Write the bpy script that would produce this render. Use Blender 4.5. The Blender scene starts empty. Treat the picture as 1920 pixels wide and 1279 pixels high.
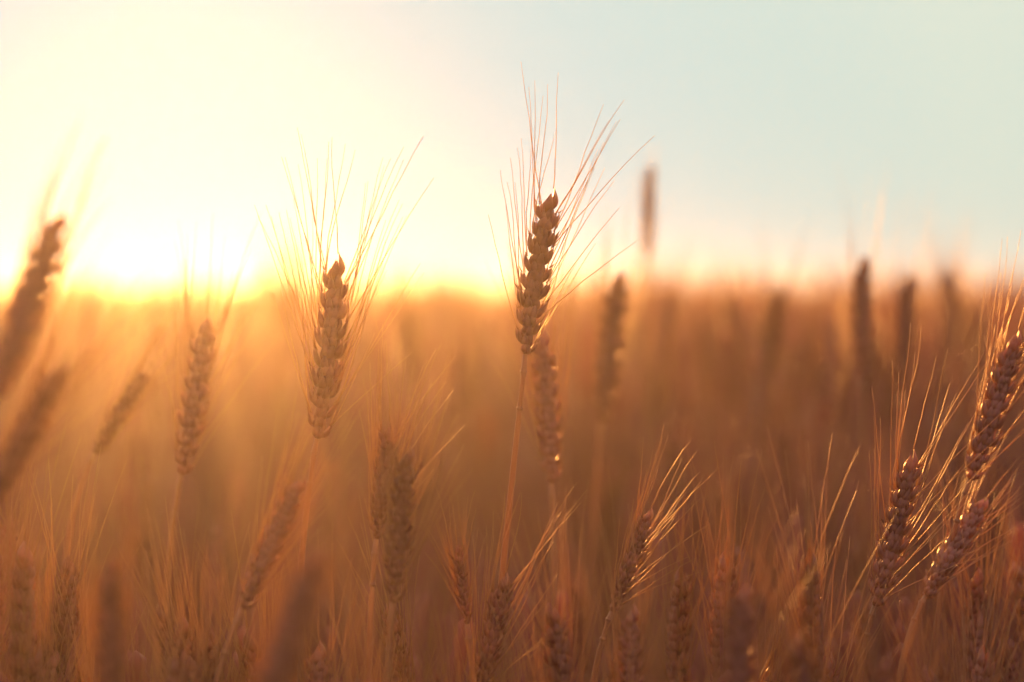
import bpy, math, random
import numpy as np
from mathutils import Vector, Matrix

R = math.radians
rng = np.random.default_rng(11)
sc = bpy.context.scene
col = sc.collection

# ------------------------------------------------------------------ camera
CAM_Z = 0.92
PITCH = -1.13
cd = bpy.data.cameras.new('camera')
cam = bpy.data.objects.new('camera', cd)
col.objects.link(cam)
cam.location = (0, 0, CAM_Z)
cam.rotation_euler = (R(90 + PITCH), 0, 0)
cd.lens = 85
cd.sensor_width = 36
cd.clip_start = 0.05
cd.clip_end = 3000
cd.dof.use_dof = True
cd.dof.focus_distance = 1.40
cd.dof.aperture_fstop = 3.3
sc.camera = cam

# ------------------------------------------------------------------ sky and sun
SUN_AZ = -7.9          # degrees, left of the view
SUN_EL = 4.5
w = bpy.data.worlds.new('World')
sc.world = w
w.use_nodes = True
nt = w.node_tree
for n in list(nt.nodes):
    nt.nodes.remove(n)
def wn(t, **k):
    n = nt.nodes.new(t)
    for a, b in k.items():
        setattr(n, a, b)
    return n
sky = wn('ShaderNodeTexSky', sky_type='NISHITA')
sky.sun_disc = False
sky.sun_elevation = R(SUN_EL)
sky.sun_rotation = R(SUN_AZ)
sky.altitude = 100
sky.air_density = 1.0
sky.dust_density = 2.0
sky.ozone_density = 1.0
# the thin high haze of the evening: a pale veil over the clear-sky model
SKY_GAIN = 0.057
veil = wn('ShaderNodeMix', data_type='RGBA')
geo = wn('ShaderNodeNewGeometry')
sep = wn('ShaderNodeSeparateXYZ')
ramp = wn('ShaderNodeValToRGB')
nt.links.new(geo.outputs['Incoming'], sep.inputs[0])
neg = wn('ShaderNodeMath', operation='MULTIPLY'); neg.inputs[1].default_value = -1
nt.links.new(sep.outputs['Z'], neg.inputs[0])
nt.links.new(neg.outputs[0], ramp.inputs[0])
e = ramp.color_ramp.elements
e[0].position = 0.0; e[0].color = (5.4, 6.7, 6.2, 1)
e[1].position = 0.13; e[1].color = (6.9, 7.7, 6.6, 1)
m = e.new(0.05); m.color = (6.0, 7.2, 6.4, 1)
bg = wn('ShaderNodeBackground'); bg.inputs[1].default_value = SKY_GAIN
out = wn('ShaderNodeOutputWorld')
veil.inputs[0].default_value = 0.98
nt.links.new(sky.outputs[0], veil.inputs[6])
nt.links.new(ramp.outputs[0], veil.inputs[7])
# the half of the sky away from the sun is dimmer and bluer
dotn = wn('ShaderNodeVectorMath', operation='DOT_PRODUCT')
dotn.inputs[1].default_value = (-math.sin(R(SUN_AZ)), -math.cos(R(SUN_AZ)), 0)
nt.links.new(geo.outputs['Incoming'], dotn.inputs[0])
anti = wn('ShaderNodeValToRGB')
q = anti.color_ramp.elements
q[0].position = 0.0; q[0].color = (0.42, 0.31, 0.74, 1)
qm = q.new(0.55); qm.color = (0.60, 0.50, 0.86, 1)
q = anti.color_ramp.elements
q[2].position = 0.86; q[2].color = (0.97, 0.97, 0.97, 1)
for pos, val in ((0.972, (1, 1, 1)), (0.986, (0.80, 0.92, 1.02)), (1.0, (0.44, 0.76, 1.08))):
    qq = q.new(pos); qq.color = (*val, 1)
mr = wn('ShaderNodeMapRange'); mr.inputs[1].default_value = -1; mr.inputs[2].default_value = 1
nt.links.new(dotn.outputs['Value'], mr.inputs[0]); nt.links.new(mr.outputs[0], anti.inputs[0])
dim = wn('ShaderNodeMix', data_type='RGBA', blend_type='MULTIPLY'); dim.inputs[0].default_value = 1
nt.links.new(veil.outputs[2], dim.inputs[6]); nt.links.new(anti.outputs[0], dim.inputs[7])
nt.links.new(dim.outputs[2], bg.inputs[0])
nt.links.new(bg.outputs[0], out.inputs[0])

sd = bpy.data.lights.new('sun', 'SUN')
sd.energy = 5.0
sd.angle = R(0.6)
sd.color = (1.0, 0.41, 0.09)
sun = bpy.data.objects.new('sun', sd)
col.objects.link(sun)
sdir = Vector((math.sin(R(SUN_AZ)) * math.cos(R(SUN_EL)), math.cos(R(SUN_AZ)) * math.cos(R(SUN_EL)), math.sin(R(SUN_EL))))
sun.rotation_euler = sdir.to_track_quat('Z', 'Y').to_euler()
sun.location = sdir * 20

sc.view_settings.view_transform = 'Standard'
sc.view_settings.look = 'None'
sc.view_settings.exposure = 0.84
sc.view_settings.gamma = 1
cy = sc.cycles
cy.use_denoising = True
cy.use_adaptive_sampling = True
cy.adaptive_threshold = 0.02
cy.max_bounces = 7
cy.diffuse_bounces = 3
cy.glossy_bounces = 2
cy.transmission_bounces = 4
cy.volume_bounces = 0
cy.transparent_max_bounces = 8
cy.sample_clamp_indirect = 6
cy.caustics_reflective = False
cy.caustics_refractive = False

# ------------------------------------------------------------------ materials
def plant_mat(name, ca, cb, trans, rough, tcol, nscale=30, bump=0.0, spec=0.5, sheen=0.0):
    m = bpy.data.materials.new(name); m.use_nodes = True
    t = m.node_tree
    for n in list(t.nodes): t.nodes.remove(n)
    N = t.nodes.new; L = t.links.new
    tc = N('ShaderNodeTexCoord')
    no = N('ShaderNodeTexNoise'); no.inputs['Scale'].default_value = nscale; no.inputs['Detail'].default_value = 4
    L(tc.outputs['Object'], no.inputs['Vector'])
    oi = N('ShaderNodeObjectInfo')
    add = N('ShaderNodeMath'); add.operation = 'MULTIPLY_ADD'
    add.inputs[1].default_value = 0.35; L(oi.outputs['Random'], add.inputs[0]); 
    sub = N('ShaderNodeMath'); sub.operation = 'SUBTRACT'; sub.inputs[1].default_value = 0.17
    L(no.outputs[0], sub.inputs[0]); L(sub.outputs[0], add.inputs[2])
    rp = N('ShaderNodeValToRGB')
    rp.color_ramp.elements[0].position = 0.3; rp.color_ramp.elements[0].color = (*ca, 1)
    rp.color_ramp.elements[1].position = 0.7; rp.color_ramp.elements[1].color = (*cb, 1)
    L(add.outputs[0], rp.inputs[0])
    p = N('ShaderNodeBsdfPrincipled'); p.inputs['Roughness'].default_value = rough
    p.inputs['Specular IOR Level'].default_value = spec
    L(rp.outputs[0], p.inputs['Base Color']); p.inputs['Specular Tint'].default_value = (1, 0.82, 0.5, 1)
    p.inputs['Sheen Weight'].default_value = sheen; p.inputs['Sheen Roughness'].default_value = 0.25; p.inputs['Sheen Tint'].default_value = (1, 0.80, 0.42, 1)
    if bump:
        mp = N('ShaderNodeMapping'); mp.inputs['Scale'].default_value = (1, 1, 0.15)
        L(tc.outputs['Object'], mp.inputs['Vector'])
        n2 = N('ShaderNodeTexNoise'); n2.inputs['Scale'].default_value = 1500; n2.inputs['Detail'].default_value = 2
        L(mp.outputs[0], n2.inputs['Vector'])
        b = N('ShaderNodeBump'); b.inputs['Strength'].default_value = bump; b.inputs['Distance'].default_value = 0.0004
        L(n2.outputs[0], b.inputs['Height']); L(b.outputs[0], p.inputs['Normal'])
    tr = N('ShaderNodeBsdfTranslucent')
    mc = N('ShaderNodeMix'); mc.data_type = 'RGBA'; mc.blend_type = 'MIX'; mc.inputs[0].default_value = 0.75
    L(rp.outputs[0], mc.inputs[6]); mc.inputs[7].default_value = (*tcol, 1)
    L(mc.outputs[2], tr.inputs[0])
    mx = N('ShaderNodeMixShader'); mx.inputs[0].default_value = trans
    L(p.outputs[0], mx.inputs[1]); L(tr.outputs[0], mx.inputs[2])
    o = N('ShaderNodeOutputMaterial'); L(mx.outputs[0], o.inputs[0])
    return m
M_HUSK = plant_mat('husk', (0.38, 0.14, 0.07), (0.74, 0.33, 0.165), 0.40, 0.36, (0.92, 0.56, 0.14), 170, 0.6, 0.9, 0.35)
M_AWN = plant_mat('awn', (0.56, 0.31, 0.12), (0.72, 0.44, 0.19), 0.45, 0.40, (0.98, 0.62, 0.16), 200, 1.0, 0.7, 0.15)
M_STEM = plant_mat('stem', (0.54, 0.27, 0.10), (0.70, 0.37, 0.14), 0.32, 0.38, (0.85, 0.50, 0.12), 20, 0.3, 0.5, 0.1)
M_LEAF = plant_mat('leaf', (0.24, 0.11, 0.08), (0.38, 0.18, 0.13), 0.30, 0.5, (0.5, 0.22, 0.08), 12, 0.3)
M_FIELD = plant_mat('field_wheat', (0.32, 0.125, 0.09), (0.52, 0.225, 0.16), 0.5, 0.42, (0.90, 0.44, 0.18), 2.0, 0.0, 0.3)
M_SOIL = plant_mat('soil', (0.06, 0.036, 0.028), (0.12, 0.07, 0.05), 0.0, 0.95, (0, 0, 0), 6)
M_STRAW = plant_mat('straw', (0.36, 0.14, 0.05), (0.56, 0.24, 0.09), 0.0, 0.8, (0, 0, 0), 0.8)

# ------------------------------------------------------------------ geometry helpers
class MB:
    """collects vertices and faces, then links them as one mesh"""
    def __init__(s): s.v = []; s.f = []; s.n = 0
    def add(s, v, f):
        v = np.asarray(v, float); s.v.append(v)
        s.f += [tuple(i + s.n for i in q) for q in f]; s.n += len(v)
    def mesh(s, name, mat, off=None, smooth=True):
        v = np.concatenate(s.v)
        if off is not None: v = v - np.asarray(off)
        me = bpy.data.meshes.new(name)
        me.from_pydata(v.tolist(), [], s.f)
        if smooth: me.polygons.foreach_set('use_smooth', [True] * len(me.polygons))
        me.materials.append(mat); me.update()
        return me
def link(name, data, parent=None, **props):
    o = bpy.data.objects.new(name, data); col.objects.link(o)
    if parent is not None: o.parent = parent
    for k, val in props.items(): o[k] = val
    return o
def nrm(a):
    a = np.asarray(a, float); return a / (np.linalg.norm(a) + 1e-12)
def tube(mb, pts, rad, sides=4, cap=True):
    pts = np.asarray(pts, float); n = len(pts)
    tg = np.gradient(pts, axis=0); tg /= np.linalg.norm(tg, axis=1)[:, None] + 1e-12
    ref = np.array([0.31, 0.9, 0.2]); ref = nrm(ref - tg[0] * ref.dot(tg[0]))
    V = []
    for i in range(n):
        ref = nrm(ref - tg[i] * ref.dot(tg[i])); b = np.cross(tg[i], ref)
        for k in range(sides):
            a = 2 * math.pi * k / sides
            V.append(pts[i] + rad[i] * (ref * math.cos(a) + b * math.sin(a)))
    F = []
    for i in range(n - 1):
        for k in range(sides):
            k2 = (k + 1) % sides
            F.append((i * sides + k, i * sides + k2, (i + 1) * sides + k2, (i + 1) * sides + k))
    if cap: F.append(tuple(range((n - 1) * sides, n * sides))); F.append(tuple(range(sides - 1, -1, -1)))
    mb.add(V, F)

# husk: a boat-shaped scale with a keel and a beak, z along, x outward, unit length
def husk_template(na=12, nv=8):
    prof = [0.40, 0.80, 1.0, 0.96, 0.76, 0.47, 0.20, 0.03]
    zs = [0.0, 0.13, 0.29, 0.46, 0.62, 0.77, 0.89, 1.0]
    V = []
    for v, (z, p) in enumerate(zip(zs, prof)):
        bow = 0.15 * math.sin(math.pi * z ** 0.85) + 0.03 * z ** 5
        for k in range(na):
            a = 2 * math.pi * k / na
            x = math.cos(a); y = math.sin(a)
            thick = 0.16 if x > 0 else 0.10
            keel = 1.25 if k == 0 else (1.0 if k % 2 == 0 else 0.91)
            V.append((x * p * thick * keel + bow, y * p * 0.245 * (keel if k else 1), z))
    F = []
    for v in range(nv - 1):
        for k in range(na):
            k2 = (k + 1) % na
            F.append((v * na + k, v * na + k2, (v + 1) * na + k2, (v + 1) * na + k))
    F.append(tuple(range(na - 1, -1, -1))); F.append(tuple(range((nv - 1) * na, nv * na)))
    return np.array(V), F
HV, HF = husk_template()
def husk(mb, base, d, out, L, W=1.0):
    d = nrm(d); x = nrm(np.asarray(out) - d * np.dot(out, d)); y = np.cross(d, x)
    mb.add(base + (HV[:, 0:1] * x * W + HV[:, 1:2] * y * W + HV[:, 2:3] * d) * L, HF)
    return base + d * L * 0.985 + x * 0.0 * L

def bez(p, u):
    u = np.asarray(u)[:, None]
    if len(p) == 3:
        return (1-u)**2*p[0] + 2*u*(1-u)*p[1] + u*u*p[2]
    return (1-u)**3*p[0] + 3*u*(1-u)**2*p[1] + 3*u*u*(1-u)*p[2] + u**3*p[3]

def build_ear(B, T, side, r, nodes=17, fat=1.0, bend=0.0, aL=(4, 20), aR=(8, 36), alen=(0.062, 0.090),
              awn_r=0.00032, awn_per=2, asegs=9):
    """returns rachis MB, list of spikelet MBs, list of awn MBs. side = unit vector towards the right-hand row"""
    B = np.asarray(B, float); T = np.asarray(T, float)
    ax = nrm(T - B); L = np.linalg.norm(T - B)
    o0 = nrm(side - ax * np.dot(side, ax))
    C = (B + T) / 2 + o0 * bend * L
    body = L * 0.90
    us = np.linspace(0, 0.90, nodes)
    P = bez([B, C, T], us)
    tgs = np.gradient(P, axis=0); tgs /= np.linalg.norm(tgs, axis=1)[:, None]
    rach = MB(); tube(rach, P, np.linspace(0.0013, 0.0007, nodes), 6)
    spk = []; awns = []
    S = L / 0.09 * fat * 0.92
    for i in range(nodes):
        u = i / (nodes - 1)
        s = 1 if i % 2 == 0 else -1
        size = (0.66 + 1.0 * u if u < 0.34 else 1.0 - 0.20 * ((u - 0.34) / 0.66) ** 1.5) * S * r.uniform(0.93, 1.07)
        size = min(size, 1.03 * S)
        t = tgs[i]; o = nrm(o0 - t * o0.dot(t)); n = np.cross(t, o)
        tw = r.uniform(-0.14, 0.14)
        o, n = o * math.cos(tw) + n * math.sin(tw), n * math.cos(tw) - o * math.sin(tw)
        last = i == nodes - 1
        os_ = o * s
        mb = MB(); p = P[i]
        if last:
            husk(mb, p, t + n * 0.16, n, 0.0130 * S, 1.1)
            husk(mb, p, t - n * 0.16, -n, 0.0130 * S, 1.1)
            tips = [husk(mb, p + t * 0.002 * S, t + o * 0.05, o, 0.0150 * S, 1.0)]
        else:
            j = lambda a: r.uniform(-a, a)
            for sg in (1, -1):   # glumes
                gt = husk(mb, p + os_ * 0.0006 + n * sg * 0.0012, t + os_ * (0.16 + j(.06)) + n * sg * (0.40 + j(.06)), n * sg + os_ * 0.4, 0.0112 * size, 1.15)
                gd = nrm(t + os_ * (0.5 + j(.2)) + n * sg * 0.4)
                tube(mb, [gt - gd * 0.0008, gt + gd * 0.0008, gt + gd * r.uniform(0.0016, 0.0035)], [0.00045, 0.0003, 0.0001], 3)
                # inner florets that close the middle of the ear
                husk(mb, p - os_ * 0.0008 + n * sg * 0.0010 + t * 0.001, t - os_ * (0.10 + j(.05)) + n * sg * (0.30 + j(.06)), n * sg, 0.0118 * size, 1.15)
            tips = []
            for sg in (1, -1):
                tips.append(husk(mb, p + os_ * 0.0016 * S + n * sg * 0.0008 + t * 0.0012, t + os_ * (0.58 - 0.14 * u + j(.12)) + n * sg * (0.28 + j(.06)), os_ + n * sg * 0.6, 0.0138 * size, 0.92))
            tips.append(husk(mb, p + os_ * 0.0018 * S + t * 0.0026, t + os_ * (0.80 - 0.20 * u + j(.12)), os_, 0.0136 * size, 0.9))
            husk(mb, p + os_ * 0.0006 * S + t * 0.0034, t + os_ * 0.22, os_, 0.0128 * size, 1.0)
            for tp in tips[:3]:
                if r.random() < 0.6:
                    bd = nrm(t + os_ * (0.75 + j(.35)) + n * j(.4))
                    tube(mb, [tp - bd * 0.001, tp + bd * 0.0012, tp + bd * r.uniform(0.002, 0.0048)], [0.0005, 0.00035, 0.0001], 3)
        spk.append(mb)
        # awns
        k = 1 if last else (awn_per if u > 0.12 or r.random() < 0.5 else 1)
        rr = aR if s > 0 else aL
        for q in range(k):
            tip = tips[q % len(tips)]
            al = R(r.uniform(*rr)) * (1.0 - 0.38 * u) if not last else R(r.uniform(-8, 8))
            az = r.gauss(0, 0.75)
            rad = os_ * math.cos(az) + n * math.sin(az)
            fin = ax * math.cos(al) + rad * math.sin(al)
            ln = r.uniform(*alen) * (L / 0.09) ** 0.5 * (1.0 if u > .1 else .85)
            if last: ln *= 0.8
            ini = nrm(t + os_ * 0.55 + rad * 0.15) if not last else nrm(t)
            w0 = nrm(ini * 0.45 + fin)
            p0 = tip - ini * 0.0006; p1 = p0 + w0 * ln * 0.30; p3 = p0 + fin * ln + np.array([0, 0, -1]) * r.uniform(-0.002, 0.004) + rad * r.uniform(-.003, .006)
            p2 = p0 + (p3 - p0) * 0.66 - rad * r.uniform(-0.0005, 0.0035)
            pts = bez([p0, p1, p2, p3], np.linspace(0, 1, asegs))
            pts[1:-1] += np.array([[r.gauss(0, 0.00016) for _ in range(3)] for _ in range(asegs - 2)])
            a = MB(); tube(a, pts, awn_r * np.linspace(1.0, 0.25, asegs) ** 0.8, 5 if asegs > 8 else 3)
            awns.append(a)
        # short stray beaks: glume points
        if not last and r.random() < 0.6:
            b = tips[-1]; d = nrm(t + os_ * r.uniform(.5, 1.0))
            tube(mb, [b - d * 0.001, b + d * 0.0015, b + d * r.uniform(0.002, 0.0045)], [0.0004, 0.00028, 0.0001], 3)
    return rach, spk, awns, tgs[0]

def build_stem(B, t0, G, r=0.0012, segs=26, straight=0.16):
    B = np.asarray(B, float); G = np.asarray(G, float)
    H = B[2] - G[2]
    p1 = B - nrm(t0) * straight; p2 = G + np.array([0, 0, H * 0.42])
    u = np.concatenate([np.linspace(0, 0.12, 8), np.linspace(0.16, 1, segs - 8)])
    pts = bez([B, p1, p2, G], u)
    rad = np.full(len(u), r); rad[0] = r * 0.85
    rad[1] = r * 1.12; rad[2] = r * 0.8; rad[3] = r * 0.82
    rad += np.linspace(0, r * 0.55, len(u))
    mb = MB(); tube(mb, pts, rad, 7)
    # collar left where the lowest spikelet dropped, and a node lower down
    tg = nrm(pts[1] - pts[0])
    for c0, kk in ((1, 1.5), (3, 1.35)):
        tube(mb, [pts[c0] - tg * 0.0012, pts[c0], pts[c0] + tg * 0.0014], [r * 0.9, r * kk, r * 0.8], 7)
    for c0 in (17,):
        tube(mb, [pts[c0] - tg * 0.004, pts[c0], pts[c0] + tg * 0.004], [r * 1.3, r * 2.0, r * 1.3], 7)
    return mb, pts

def build_leaf(p, az, L, wd, r, droop=1.0):
    n = 10; V = []; F = []
    hd = np.array([math.cos(az), math.sin(az), 0]); sd_ = np.array([-hd[1], hd[0], 0])
    q = np.array(p, float); el = R(r.uniform(60, 80)); tw = r.uniform(-1.5, 1.5)
    for i in range(n + 1):
        s = i / n
        ww = wd * (0.5 + 1.2 * s if s < .3 else 0.86 * (1 - ((s - .3) / .7) ** 1.6)) + 0.0002
        d = hd * math.cos(el) + np.array([0, 0, 1]) * math.sin(el)
        sv = sd_ * math.cos(tw * s) + np.cross(d, sd_) * math.sin(tw * s)
        nn = np.cross(d, sv)
        V += [q - sv * ww, q + nn * ww * 0.35, q + sv * ww, q + nn * (ww * 0.35 + 0.0003)]
        q = q + d * L / n; el -= droop * R(r.uniform(6, 17))
    for i in range(n):
        a = i * 4; b = a + 4
        F += [(a, a + 1, b + 1, b), (a + 1, a + 2, b + 2, b + 1), (a + 2, a + 3, b + 3, b + 2), (a + 3, a, b, b + 3)]
    mb = MB(); mb.add(V, F); return mb

# pixel of the 1920 x 1279 photograph at a depth -> point in the place
FPX = 1920 * 85 / 36
cr = R(PITCH)
FW = np.array([0, math.cos(cr), math.sin(cr)]); UP = np.array([0, -math.sin(cr), math.cos(cr)]); RT = np.array([1.0, 0, 0])
def at(px, py, d):
    return np.array([0, 0, CAM_Z]) + d * (FW + RT * (px - 960) / FPX + UP * (639.5 - py) / FPX)

# ------------------------------------------------------------------ ground
def ground():
    xs = np.concatenate([np.linspace(-400, -12, 20), np.linspace(-10, 10, 61), np.linspace(12, 400, 20)])
    ys = np.concatenate([np.linspace(-60, -4, 8), np.linspace(-3, 20, 70), np.linspace(24, 420, 30)])
    X, Y = np.meshgrid(xs, ys)
    Z = 0.012 * np.sin(X * 9.1) * np.cos(Y * 2.3) + 0.01 * np.sin(Y * 13 + X * 5)
    V = np.stack([X, Y, Z], -1).reshape(-1, 3); nx = len(xs)
    F = [(j*nx+i, j*nx+i+1, (j+1)*nx+i+1, (j+1)*nx+i) for j in range(len(ys)-1) for i in range(nx-1)]
    mb = MB(); mb.add(V, F)
    link('ground', mb.mesh('ground', M_SOIL), kind='structure')
ground()

# ------------------------------------------------------------------ the far crop: a canopy with its own depth, reaching the skyline
def far_canopy():
    r = np.random.default_rng(5)
    ys = 55 * (400 / 55) ** np.linspace(0, 1, 150)
    nx = 160; V = []
    for y in ys:
        xs = np.linspace(-1, 1, nx) * (0.45 * y + 4)
        z = CAM_Z - 0.03 + r.uniform(-0.06, 0.09, nx)
        V.append(np.stack([xs, y + r.uniform(-.2, .2, nx), z], -1))
    top = np.concatenate(V); nt_ = len(top)
    F = [(j*nx+i, j*nx+i+1, (j+1)*nx+i+1, (j+1)*nx+i) for j in range(149) for i in range(nx-1)]
    bot = top.copy(); bot[:, 2] = 0.03
    edge = [i for i in range(nx)] + [j*nx+nx-1 for j in range(1, 150)] + [149*nx+i for i in range(nx-2, -1, -1)] + [j*nx for j in range(148, 0, -1)]
    for a, b in zip(edge, edge[1:] + edge[:1]): F.append((b, a, a + nt_, b + nt_))
    mb = MB(); mb.add(np.concatenate([top, bot]), F)
    link('distant_wheat', mb.mesh('distant_wheat', M_STRAW, smooth=False), kind='stuff',
         label='far wheat canopy merging into the glowing horizon', category='wheat field')
far_canopy()

# ------------------------------------------------------------------ the standing crop nobody could count (one mesh)
def low_template(r, H, rich):
    V = []; F = []
    def addm(v, f):
        n = sum(len(a) for a in V); V.append(np.asarray(v, float)); F.extend([tuple(i + n for i in q) for q in f])
    lean = r.uniform(-0.05, 0.05, 2); eL = r.uniform(0.070, 0.095)
    top = np.array([lean[0], lean[1], H]); ax = nrm([lean[0] * 4 + r.uniform(-.1, .1), lean[1] * 4, 1.0]); base = top - ax * eL
    # stem
    sb = MB(); tube(sb, [np.zeros(3), base * [.35, .35, .6], base], [.0018, .0015, .0013], 3, False); addm(sb.v[0], sb.f)
    # ear
    nr = 13 if rich else 7
    sd_ = 6 if rich else 4
    pts = [base + ax * eL * i / (nr - 1) for i in range(nr)]
    sh = [0.4] + [1.0 if i % 2 else 0.68 for i in range(1, nr - 1)] + [0.15]
    tap = [min(1, .7 + 1.2 * i / nr) * (1 - .35 * (i / nr) ** 2) for i in range(nr)]
    eb = MB(); tube(eb, pts, [0.0082 * a * b for a, b in zip(sh, tap)], sd_); addm(eb.v[0], eb.f)
    # awns
    for k in range(22 if rich else 9):
        u = r.uniform(0.1, 1); p = base + ax * eL * u
        a = r.uniform(0, 6.28); al = R(r.uniform(4, 32)) * (1.1 - .6 * u)
        rad = nrm(np.cross(ax, [math.cos(a), math.sin(a), 0.3]))
        d = ax * math.cos(al) + rad * math.sin(al); wv = nrm(np.cross(d, [r.normal(), r.normal(), r.normal()]))
        w0 = 0.00036 if rich else 0.0009
        q = p + rad * 0.005; e_ = q + d * r.uniform(.055, .085); md = (q + e_) / 2 + rad * 0.002
        w2 = np.cross(d, wv)
        addm([q - wv * w0, q + wv * w0, q + w2 * w0, e_], [(0, 1, 3), (1, 2, 3), (2, 0, 3)])
    # leaves
    for k in range(2):
        z0 = H * r.uniform(.35, .78); p = base * z0 / H; p[2] = z0; a = r.uniform(0, 6.28)
        hd = np.array([math.cos(a), math.sin(a), 0]); s_ = np.array([-hd[1], hd[0], 0]); Lf = r.uniform(.10, .2)
        q1 = p + hd * Lf * .3 + np.array([0, 0, Lf * .35]); q2 = p + hd * Lf * .75 + np.array([0, 0, Lf * r.uniform(-.1, .4)])
        addm([p - s_ * .003, p + s_ * .003, q1 - s_ * .005, q1 + s_ * .005, q2], [(0, 1, 3, 2), (2, 3, 4)])
    return np.concatenate(V), F
def mass(name, pts, tops, rich, label, seed):
    """pts (n,2) and ear-top heights (n) -> one mesh of whole plants"""
    r = np.random.default_rng(seed)
    T = [low_template(r, 1.0 * 0.85, rich) for _ in range(10)]
    tid = r.integers(0, 10, len(pts)); rot = r.uniform(0, 6.28, len(pts))
    VV = []; FL = []; FT = []; off = 0
    for k in range(10):
        idx = np.where(tid == k)[0]
        v, f = T[k]; nv = len(v)
        c, s = np.cos(rot[idx])[:, None], np.sin(rot[idx])[:, None]
        sc_ = tops[idx] / 0.85
        dz = (tops[idx] - 0.85)[:, None]
        x = v[None, :, 0] * c - v[None, :, 1] * s + pts[idx, 0][:, None]
        y = v[None, :, 0] * s + v[None, :, 1] * c + pts[idx, 1][:, None]
        zf = np.clip(v[None, :, 2] / 0.70, 0, 1)
        z = v[None, :, 2] + dz * zf
        VV.append(np.stack([x, y, z], -1).reshape(-1, 3))
        fl = np.concatenate([np.array(q) for q in f]); ft = np.array([len(q) for q in f])
        FL.append((fl[None, :] + (np.arange(len(idx)) * nv)[:, None] + off).reshape(-1)); FT.append(np.tile(ft, len(idx)))
        off += len(idx) * nv
    V = np.concatenate(VV); FLc = np.concatenate(FL); FTc = np.concatenate(FT)
    me = bpy.data.meshes.new(name)
    me.vertices.add(len(V)); me.vertices.foreach_set('co', V.ravel())
    me.loops.add(len(FLc)); me.loops.foreach_set('vertex_index', FLc.astype(np.int32))
    me.polygons.add(len(FTc)); st = np.concatenate([[0], np.cumsum(FTc)[:-1]])
    me.polygons.foreach_set('loop_start', st.astype(np.int32))
    try: me.polygons.foreach_set('loop_total', FTc.astype(np.int32))
    except Exception: pass
    me.update(calc_edges=True); me.materials.append(M_FIELD)
    link(name, me, kind='stuff', label=label, category='wheat field')
# ------------------------------------------------------------------ single stalks placed as in the photograph
HEADS = []
def hero(ear, d, label, seed, gx=None, dt=0.0, roll=0.0, fine=True, group='wheat stalks in the foreground', straight=0.16, stem_r=0.0016, leaf=0, **kw):
    """ear = (base x, base y, tip x, tip y) in photo pixels"""
    r = random.Random(seed)
    bx, by, tx, ty = ear
    B = at(bx, by, d); T = at(tx, ty, d + dt)
    HEADS.append((B[0], B[1], B[2] + 0.2 * (T[2] - B[2])))
    side = RT * math.cos(roll) + FW * math.sin(roll)
    rach, spk, awns, t0 = build_ear(B, T, side, r, **kw)
    gxx = bx if gx is None else gx
    G = at(gxx, by, d); G[2] = 0.0
    stem, spts = build_stem(B, t0, G, stem_r, straight=straight)
    root = link('wheat_stalk', None, label=label, category='wheat stalk')
    root.location = G; root.empty_display_size = 0.05
    if group: root['group'] = group
    link('stem', stem.mesh('stem', M_STEM, G), root)
    if fine:
        er = link('ear', rach.mesh('ear', M_STEM, G), root)
        for s in spk: link('spikelet', s.mesh('spikelet', M_HUSK, G), er)
        for a in awns: link('awn', a.mesh('awn', M_AWN, G), er)
    else:
        eb = MB(); eb.add(np.concatenate(rach.v), rach.f)
        for s in spk: eb.add(np.concatenate(s.v), s.f)
        er = link('ear', eb.mesh('ear', M_HUSK, G), root)
        for a in awns: link('awn', a.mesh('awn', M_AWN, G), er)
    for k in range(leaf):
        q = spts[r.randint(14, 20)]
        link('leaf', build_leaf(q, r.uniform(0, 6.28), r.uniform(.12, .2), .004, r).mesh('leaf', M_LEAF, G), root)
    return root

# in focus
hero((985, 664, 1032, 372), 1.40, 'tall sharp wheat stalk, its dark ear with long awns rising highest above the horizon', 1, gx=800, bend=-0.03, fat=1.0,
     aL=(7, 30), aR=(10, 46), alen=(0.062, 0.090), nodes=17, straight=0.2)
hero((594, 822, 630, 496), 1.38, 'sharp wheat stalk washed orange by the low sun, its ear ringed with fine golden awns', 2, gx=560, bend=0.035,
     aL=(8, 34), aR=(10, 40), alen=(0.064, 0.094), nodes=17, fat=0.97, awn_per=3)
hero((1640, 1136, 1706, 862), 1.40, 'sharp wheat stalk at lower right with pale plump ear and gold-lit awns on both sides', 3, gx=1560, bend=0.03,
     aL=(6, 22), aR=(18, 46), alen=(0.066, 0.092), nodes=16, fat=1.02, straight=0.1)
hero((1818, 900, 1902, 634), 1.45, 'wheat stalk at the right border with tall knobbly ear whose awns reach the horizon', 4, gx=1770, bend=0.02,
     aL=(2, 18), aR=(20, 44), alen=(0.064, 0.09), nodes=16)
hero((1735, 1118, 1842, 944), 1.43, 'dark short ear leaning right beneath the border ear, its awns fanning right', 5, gx=1690, bend=0.0,
     aL=(0, 50), aR=(2, 34), alen=(0.055, 0.08), nodes=15, dt=0.035, straight=0.1)
hero((1148, 1146, 1216, 962), 1.40, 'small sharp ear leaning right at lower centre right, awns fanning towards the upper right', 6, gx=1090, bend=0.02,
     aL=(0, 18), aR=(6, 44), alen=(0.052, 0.078), nodes=15, straight=0.1, fat=0.95)
hero((876, 1170, 857, 1028), 1.36, 'short upright ear low at the foot of the tallest stalk, thin orange awns above it', 7, gx=880, bend=0.0,
     aL=(4, 24), aR=(4, 24), alen=(0.045, 0.07), nodes=12, fat=0.95)
hero((890, 1330, 944, 1088), 1.37, 'low dim ear between two others at bottom centre, long awns spreading to the right', 8, gx=880, bend=0.02,
     aL=(0, 22), aR=(14, 46), alen=(0.06, 0.085), nodes=16)
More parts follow.
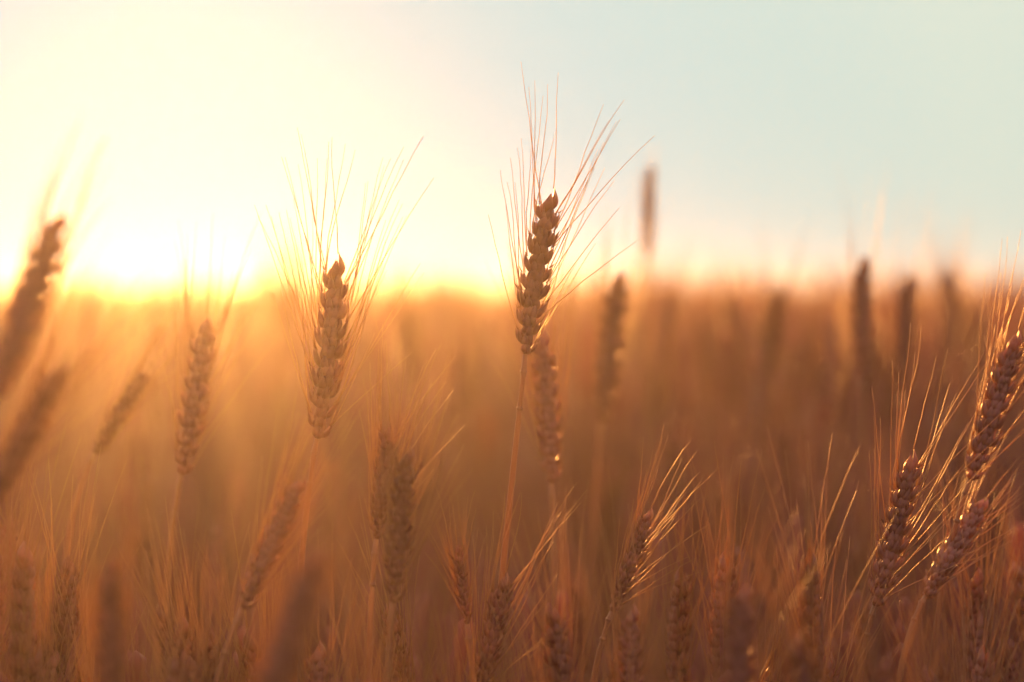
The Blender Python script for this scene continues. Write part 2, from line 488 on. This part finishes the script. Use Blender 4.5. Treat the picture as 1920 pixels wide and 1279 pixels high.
# slightly out of focus
hero((1034, 905, 1014, 632), 1.57, 'blurred ear directly behind the tallest sharp stalk, dark with round glints down its right side', 9, gx=1030,
     aL=(2, 24), aR=(4, 26), alen=(0.06, 0.085), nodes=17, fine=False, bend=0.02)
hero((340, 890, 384, 606), 1.56, 'softly blurred ear glowing orange right below the sun, awns curving up around it', 10, gx=330,
     aL=(6, 30), aR=(8, 30), alen=(0.06, 0.088), nodes=16, fine=False, bend=0.02, fat=0.95)
hero((737, 1130, 764, 852), 1.29, 'fat blurred ear left of the orange stem, rows of bright round glints on both flanks', 11, gx=725,
     aL=(2, 22), aR=(4, 34), alen=(0.058, 0.08), nodes=17, fine=False, fat=0.95)
hero((706, 1010, 728, 804), 1.35, 'half hidden ear peeping over the left of the fat blurred ear with glinting flanks', 12, gx=765,
     aL=(2, 18), aR=(8, 40), alen=(0.06, 0.085), nodes=17, fine=False)
hero((1378, 1420, 1392, 1110), 1.16, 'large blurred ear at the bottom edge right of centre, thick soft awns spraying upward', 13, gx=1370,
     aL=(2, 22), aR=(12, 44), alen=(0.056, 0.078), nodes=17, fine=False)
hero((1128, 790, 1158, 520), 1.92, 'dark blurred ear leaning slightly right, just right of the tallest stalk', 14, gx=1110,
     aL=(2, 16), aR=(2, 26), nodes=16, fine=False)
hero((1214, 478, 1218, 312), 2.25, 'lone small blurred ear floating high in the pale sky right of the tallest stalk', 15, gx=1212,
     aL=(1, 6), aR=(1, 6), alen=(0.03, 0.04), nodes=16, fine=False, fat=0.8, awn_per=1)
hero((1618, 708, 1616, 488), 1.98, 'dark blurred upright ear crossing the horizon above the pale plump ear', 16, gx=1620,
     aL=(1, 12), aR=(1, 22), awn_per=1, nodes=16, fine=False)
hero((1690, 740, 1702, 520), 2.15, 'dim blurred ear close right of the dark upright ear that crosses the horizon', 17, gx=1690,
     aL=(1, 20), aR=(1, 20), awn_per=1, nodes=16, fine=False)
hero((-6, 745, 108, 412), 1.09, 'large blurred ear leaning right at the left border, rising into the white sky', 18, gx=-60,
     aL=(1, 12), aR=(1, 12), alen=(0.05, 0.06), nodes=17, fine=False, straight=0.2)
hero((-20, 950, 112, 690), 1.12, 'blurred brown ear leaning right below the big leaning ear at left border', 19, gx=-90,
     aL=(0, 24), aR=(4, 32), nodes=16, fine=False, straight=0.15)
hero((178, 850, 272, 700), 1.62, 'small blurred ear tilted strongly right between the leaning ears and the glowing ear', 20, gx=160,
     aL=(0, 14), aR=(0, 22), nodes=15, fine=False, straight=0.1)
hero((470, 1400, 590, 1040), 0.98, 'very blurred dark ear leaning right at the bottom edge left of centre', 21, gx=430,
     aL=(0, 18), aR=(2, 26), nodes=16, fine=False)
hero((210, 1330, 205, 1060), 1.13, 'blurred ear at the bottom left with spikelets lit dull orange', 22, gx=215,
     aL=(2, 20), aR=(2, 20), nodes=16, fine=False)
hero((30, 1180, 14, 980), 1.55, 'dim ear near the bottom of the left border with a column of small glints', 23, gx=30,
     aL=(2, 20), aR=(2, 20), nodes=17, fine=False)
hero((455, 1140, 560, 905), 1.28, 'faint blurred ear bowed right, left of the fat glinting ear', 24, gx=430,
     aL=(0, 20), aR=(4, 26), nodes=17, fine=False)
hero((640, 1010, 625, 860), 1.85, 'small dark blurred ear under the orange-washed ear', 25, gx=645,
     aL=(2, 20), aR=(2, 26), nodes=17, fine=False)
hero((600, 1500, 596, 1220), 1.33, 'low stalk whose short awns cross at bottom edge under the orange-washed ear', 26, gx=600,
     aL=(2, 24), aR=(2, 24), nodes=17, fine=False)
hero((860, 800, 862, 650), 2.45, 'dark blurred ear in the golden haze left of the tallest stalk', 27, gx=860,
     aL=(2, 20), aR=(2, 26), nodes=17, fine=False)
hero((772, 720, 780, 585), 3.1, 'small brown blurred ear standing upright right of the orange-washed ear', 28, gx=770,
     aL=(2, 20), aR=(2, 20), nodes=17, fine=False)
hero((1180, 1420, 1184, 1150), 1.30, 'low dim ear at the bottom edge under the small sharp leaning ear', 29, gx=1180,
     aL=(2, 22), aR=(2, 22), nodes=17, fine=False)
hero((1530, 1500, 1552, 1240), 1.38, 'bottom edge stalk showing mostly long thin sharp awns, left of the pale plump ear', 30, gx=1530,
     aL=(2, 26), aR=(6, 36), alen=(.07, .095), nodes=17, fine=False)
hero((90, 1390, 70, 1190), 1.45, 'stalk in the bottom left corner with thin crossing awns over a dim ear', 31, gx=90,
     aL=(2, 26), aR=(2, 30), nodes=17, fine=False)
hero((1095, 1260, 1080, 1100), 1.72, 'faint pinkish blurred ear low between centre stem and small leaning ear', 32, gx=1095,
     aL=(2, 22), aR=(2, 22), nodes=17, fine=False)

# sunlight reaches the ears above: neighbours standing on their sunward side are a little shorter
SH = nrm([sdir.x, sdir.y]); TAN = math.tan(R(SUN_EL))
def cap(x, y, top):
    for hx, hy, hz in HEADS:
        ax_, ay_ = x - hx, y - hy
        al = ax_ * SH[0] + ay_ * SH[1]; la = np.abs(ax_ * SH[1] - ay_ * SH[0])
        lim = np.maximum(hz + al * TAN - 0.045, 0.58)
        top = np.where((al > 0.03) & (al < 4) & (la < np.where(al < 0.8, 0.030, 0.011)), np.minimum(top, lim), top)
    return top
r0 = np.random.default_rng(21)
def wedge(n, d0, d1, spread, pad, power=1.0):
    d = (d0 ** power + (d1 ** power - d0 ** power) * r0.uniform(0, 1, n)) ** (1 / power)
    x = r0.uniform(-1, 1, n) * (spread * d + pad)
    return np.stack([x, d], -1)
# middle distance
p1 = wedge(5200, 4.2, 12, 0.30, 0.7, 1.7)
t1 = CAM_Z + 0.012 - np.abs(r0.normal(0, 0.075, len(p1))) + 0.07 * r0.uniform(0, 1, len(p1)) * (r0.uniform(0, 1, len(p1)) > .82)
mass('wheat_field', p1, cap(p1[:, 0], p1[:, 1], t1), True, 'soft golden mass of wheat across the field behind the nearer stalks', 3)
p2 = wedge(13000, 12, 60, 0.30, 2, 1.1)
t2 = CAM_Z + 0.03 - np.abs(r0.normal(0, 0.05, len(p2)))
mass('far_wheat_field', p2, t2, False, 'hazy strip of wheat just under the skyline', 4)
p4 = wedge(420, 2.6, 4.3, 0.27, 0.25, 1.8)
t4 = CAM_Z - 0.005 - np.abs(r0.normal(0, 0.10, len(p4))); t4 += 0.015 * (r0.uniform(0, 1, len(p4)) > .8); t4 = cap(p4[:, 0], p4[:, 1], t4)
p5 = wedge(110, 1.35, 1.75, 0.24, 0.1, 1.8)
t5 = cap(p5[:, 0], p5[:, 1], CAM_Z - 0.20 - np.abs(r0.normal(0, 0.05, len(p5))))
# undergrowth of shorter stalks near the camera, and the crop on both sides of the view
p3 = wedge(1700, 1.75, 4.4, 0.27, 0.25, 1.8)
t3 = CAM_Z - 0.17 - np.abs(r0.normal(0, 0.08, len(p3)))
ps = np.stack([r0.uniform(-3, 3, 3000), r0.uniform(-1.0, 4.2, 3000)], -1)
keep = (np.abs(ps[:, 0]) > 0.27 * np.maximum(ps[:, 1], 0) + 0.22) & (np.hypot(ps[:, 0], ps[:, 1]) > 0.55)
ps = ps[keep]; t3 = cap(p3[:, 0], p3[:, 1], t3); tS = CAM_Z - 0.05 - np.abs(r0.normal(0, 0.07, len(ps)))
mass('near_wheat_mass', np.concatenate([p3, p4, p5, ps]), np.concatenate([t3, t4, t5, tS]), True,
     'dark tangle of wheat stalks between and below the sharp ears', 6)

# ------------------------------------------------------------------ the many soft stalks: prototypes, then copies
r = random.Random(77)
protos = []
def make_proto(k):
    H = 0.60 + 0.30 * k / 11
    lx = r.uniform(-.05, .05); ly = r.uniform(-.05, .05)
    L = r.uniform(.078, .094)
    T = np.array([lx, ly, H]); t = nrm([lx * 5, ly * 5, 1.0]); B = T - t * L
    a = r.uniform(0, 6.28)
    rach, spk, awns, t0 = build_ear(B, T, np.array([math.cos(a), math.sin(a), 0]), r, nodes=15, aL=(3, 28), aR=(3, 30), asegs=7, bend=r.uniform(-.04, .04))
    stem, spts = build_stem(B, t0, np.zeros(3))
    eb = MB(); eb.add(np.concatenate(rach.v), rach.f)
    for s in spk: eb.add(np.concatenate(s.v), s.f)
    ab = MB()
    for s in awns: ab.add(np.concatenate(s.v), s.f)
    parts = [('stem', stem.mesh('stem', M_STEM)), ('ear', eb.mesh('ear', M_HUSK)), ('awns', ab.mesh('awns', M_AWN))]
    for q in range(2):
        parts.append(('leaf', build_leaf(spts[r.randint(12, 19)], r.uniform(0, 6.28), r.uniform(.12, .22), .004, r).mesh('leaf', M_LEAF)))
    return H, lx, ly, parts
protos = [make_proto(k) for k in range(12)]
BANDS = [   # (left edge, right edge, words)
 (-999, 330, 'at the far left under the white glow'), (330, 560, 'between the glowing ear and the orange-washed ear'),
 (560, 780, 'around the orange-washed sharp ear'), (780, 1000, 'just left of the tallest sharp stalk'),
 (1000, 1250, 'just right of the tallest sharp stalk'), (1250, 1560, 'in the open brown stretch right of centre'),
 (1560, 1760, 'around the dark upright ear crossing the horizon'), (1760, 9999, 'behind the knobbly ear at the right border')]
def zone_words(px, zone, d, over):
    b = next(q[2] for q in BANDS if q[0] <= px < q[1])
    if zone == 'low': k = 'very blurred low wheat stalk' if d < 1.25 else ('fairly sharp low wheat stalk' if d < 1.56 else 'dim low wheat stalk')
    else: k = ('soft blurred wheat stalk' if d < 2.9 else 'far blurred wheat stalk') + (' breaking the skyline' if over > -0.004 else '')
    return k + ' ' + b, k.replace('stalk', 'stalks') + ' ' + b
def place(px, d, top, zone, capped=True):
    """top = height of the ear tip over the ground"""
    x = (px - 960) / FPX * d
    if capped: top = float(cap(x, d, top))
    H, lx, ly, parts = min(protos, key=lambda q: abs(q[0] - top) + r.uniform(0, .03))
    s = top / H; a = r.uniform(0, 6.28)
    lab, grp = zone_words(px, zone, d, top - CAM_Z)
    root = link('wheat_stalk', None, label=lab, category='wheat stalk', group=grp)
    root.location = (x - s * (lx * math.cos(a) - ly * math.sin(a)), d - s * (lx * math.sin(a) + ly * math.cos(a)), 0)
    root.rotation_euler.z = a; root.scale = (s, s, s); root.empty_display_size = .05
    er = None
    for nm, me in parts:
        o = link(nm, me, er if nm == 'awns' else root)
        if nm == 'ear': er = o
HERO_BOX = [(1560, 1920, 1170), (1060, 1330, 1190), (780, 1010, 1200), (500, 700, 1180), (660, 850, 1150), (300, 420, 950)]
r = random.Random(501)
for i in range(96):      # 2.3 to 5.4 m, up to the skyline
    d = (2.3 ** 1.6 + (5.4 ** 1.6 - 2.3 ** 1.6) * r.random()) ** (1 / 1.6)
    px = r.uniform(-60, 1980)
    dy = -abs(r.gauss(0, 95)) * 2.6 / d + (r.uniform(5, 60) if r.random() < 0.38 else 0)     # ear tip against the horizon, pixels
    place(px, d, CAM_Z + dy / FPX * d - 0.004, 'left' if px < 1000 else 'right')
for px, py, d in ((1268, 540, 2.75), (1310, 590, 2.7), (1372, 560, 2.5), (1462, 540, 2.4), (1552, 590, 2.3), (1775, 506, 2.5), (1742, 560, 3.8),
                  (1425, 660, 2.3), (1225, 650, 2.8), (880, 640, 3.0), (1850, 600, 3.0), (500, 500, 3.4), (545, 470, 3.6), (840, 535, 3.6), (800, 548, 4.0)):
    place(px, d, at(px, py, d)[2], 'far', False)
r = random.Random(504)
for i in range(18):
    px = r.uniform(1230, 1910) if i < 13 else r.uniform(700, 960); d = r.uniform(2.35, 3.2)
    place(px, d, at(px, 548 + r.uniform(5, 120), d)[2], 'far')
r = random.Random(502)
for i in range(46):       # 1.7 to 2.3 m
    d = r.uniform(1.7, 2.3); px = r.uniform(-60, 1980)
    place(px, d, CAM_Z - r.uniform(200, 520) / FPX * d, 'left' if px < 1000 else 'right')
r = random.Random(503)
n = 0
while n < 92:             # 1.0 to 1.7 m, low
    d = r.uniform(1.0, 1.7) if r.random() < .5 else r.uniform(1.27, 1.54); px = r.uniform(-60, 1980)
    ty = r.uniform(1030, 1500)
    if px > 1800 and d < 1.25: continue
    if d < 1.42 and any(a < px < b and ty < c + 60 for a, b, c in HERO_BOX): continue
    n += 1
    place(px, d, CAM_Z - (ty - 565) / FPX * d, 'low')

# ------------------------------------------------------------------ evening air
def haze():
    x, y0, y1, z0, z1 = 450, -80, 440, -1.1, 1.10
    V = [(-x, y0, z0), (x, y0, z0), (x, y1, z0), (-x, y1, z0), (-x, y0, z1), (x, y0, z1), (x, y1, z1), (-x, y1, z1)]
    F = [(3, 2, 1, 0), (4, 5, 6, 7), (0, 1, 5, 4), (1, 2, 6, 5), (2, 3, 7, 6), (3, 0, 4, 7)]
    m = bpy.data.materials.new('haze'); m.use_nodes = True; t = m.node_tree
    for n in list(t.nodes): t.nodes.remove(n)
    v = t.nodes.new('ShaderNodeVolumePrincipled'); o = t.nodes.new('ShaderNodeOutputMaterial')
    v.inputs['Color'].default_value = (0.97, 0.95, 0.92, 1)
    v.inputs['Density'].default_value = 0.0077
    v.inputs['Anisotropy'].default_value = 0.875
    t.links.new(v.outputs[0], o.inputs['Volume'])
    mb = MB(); mb.add(V, F)
    link('haze', mb.mesh('haze', m, smooth=False), kind='stuff')
haze()
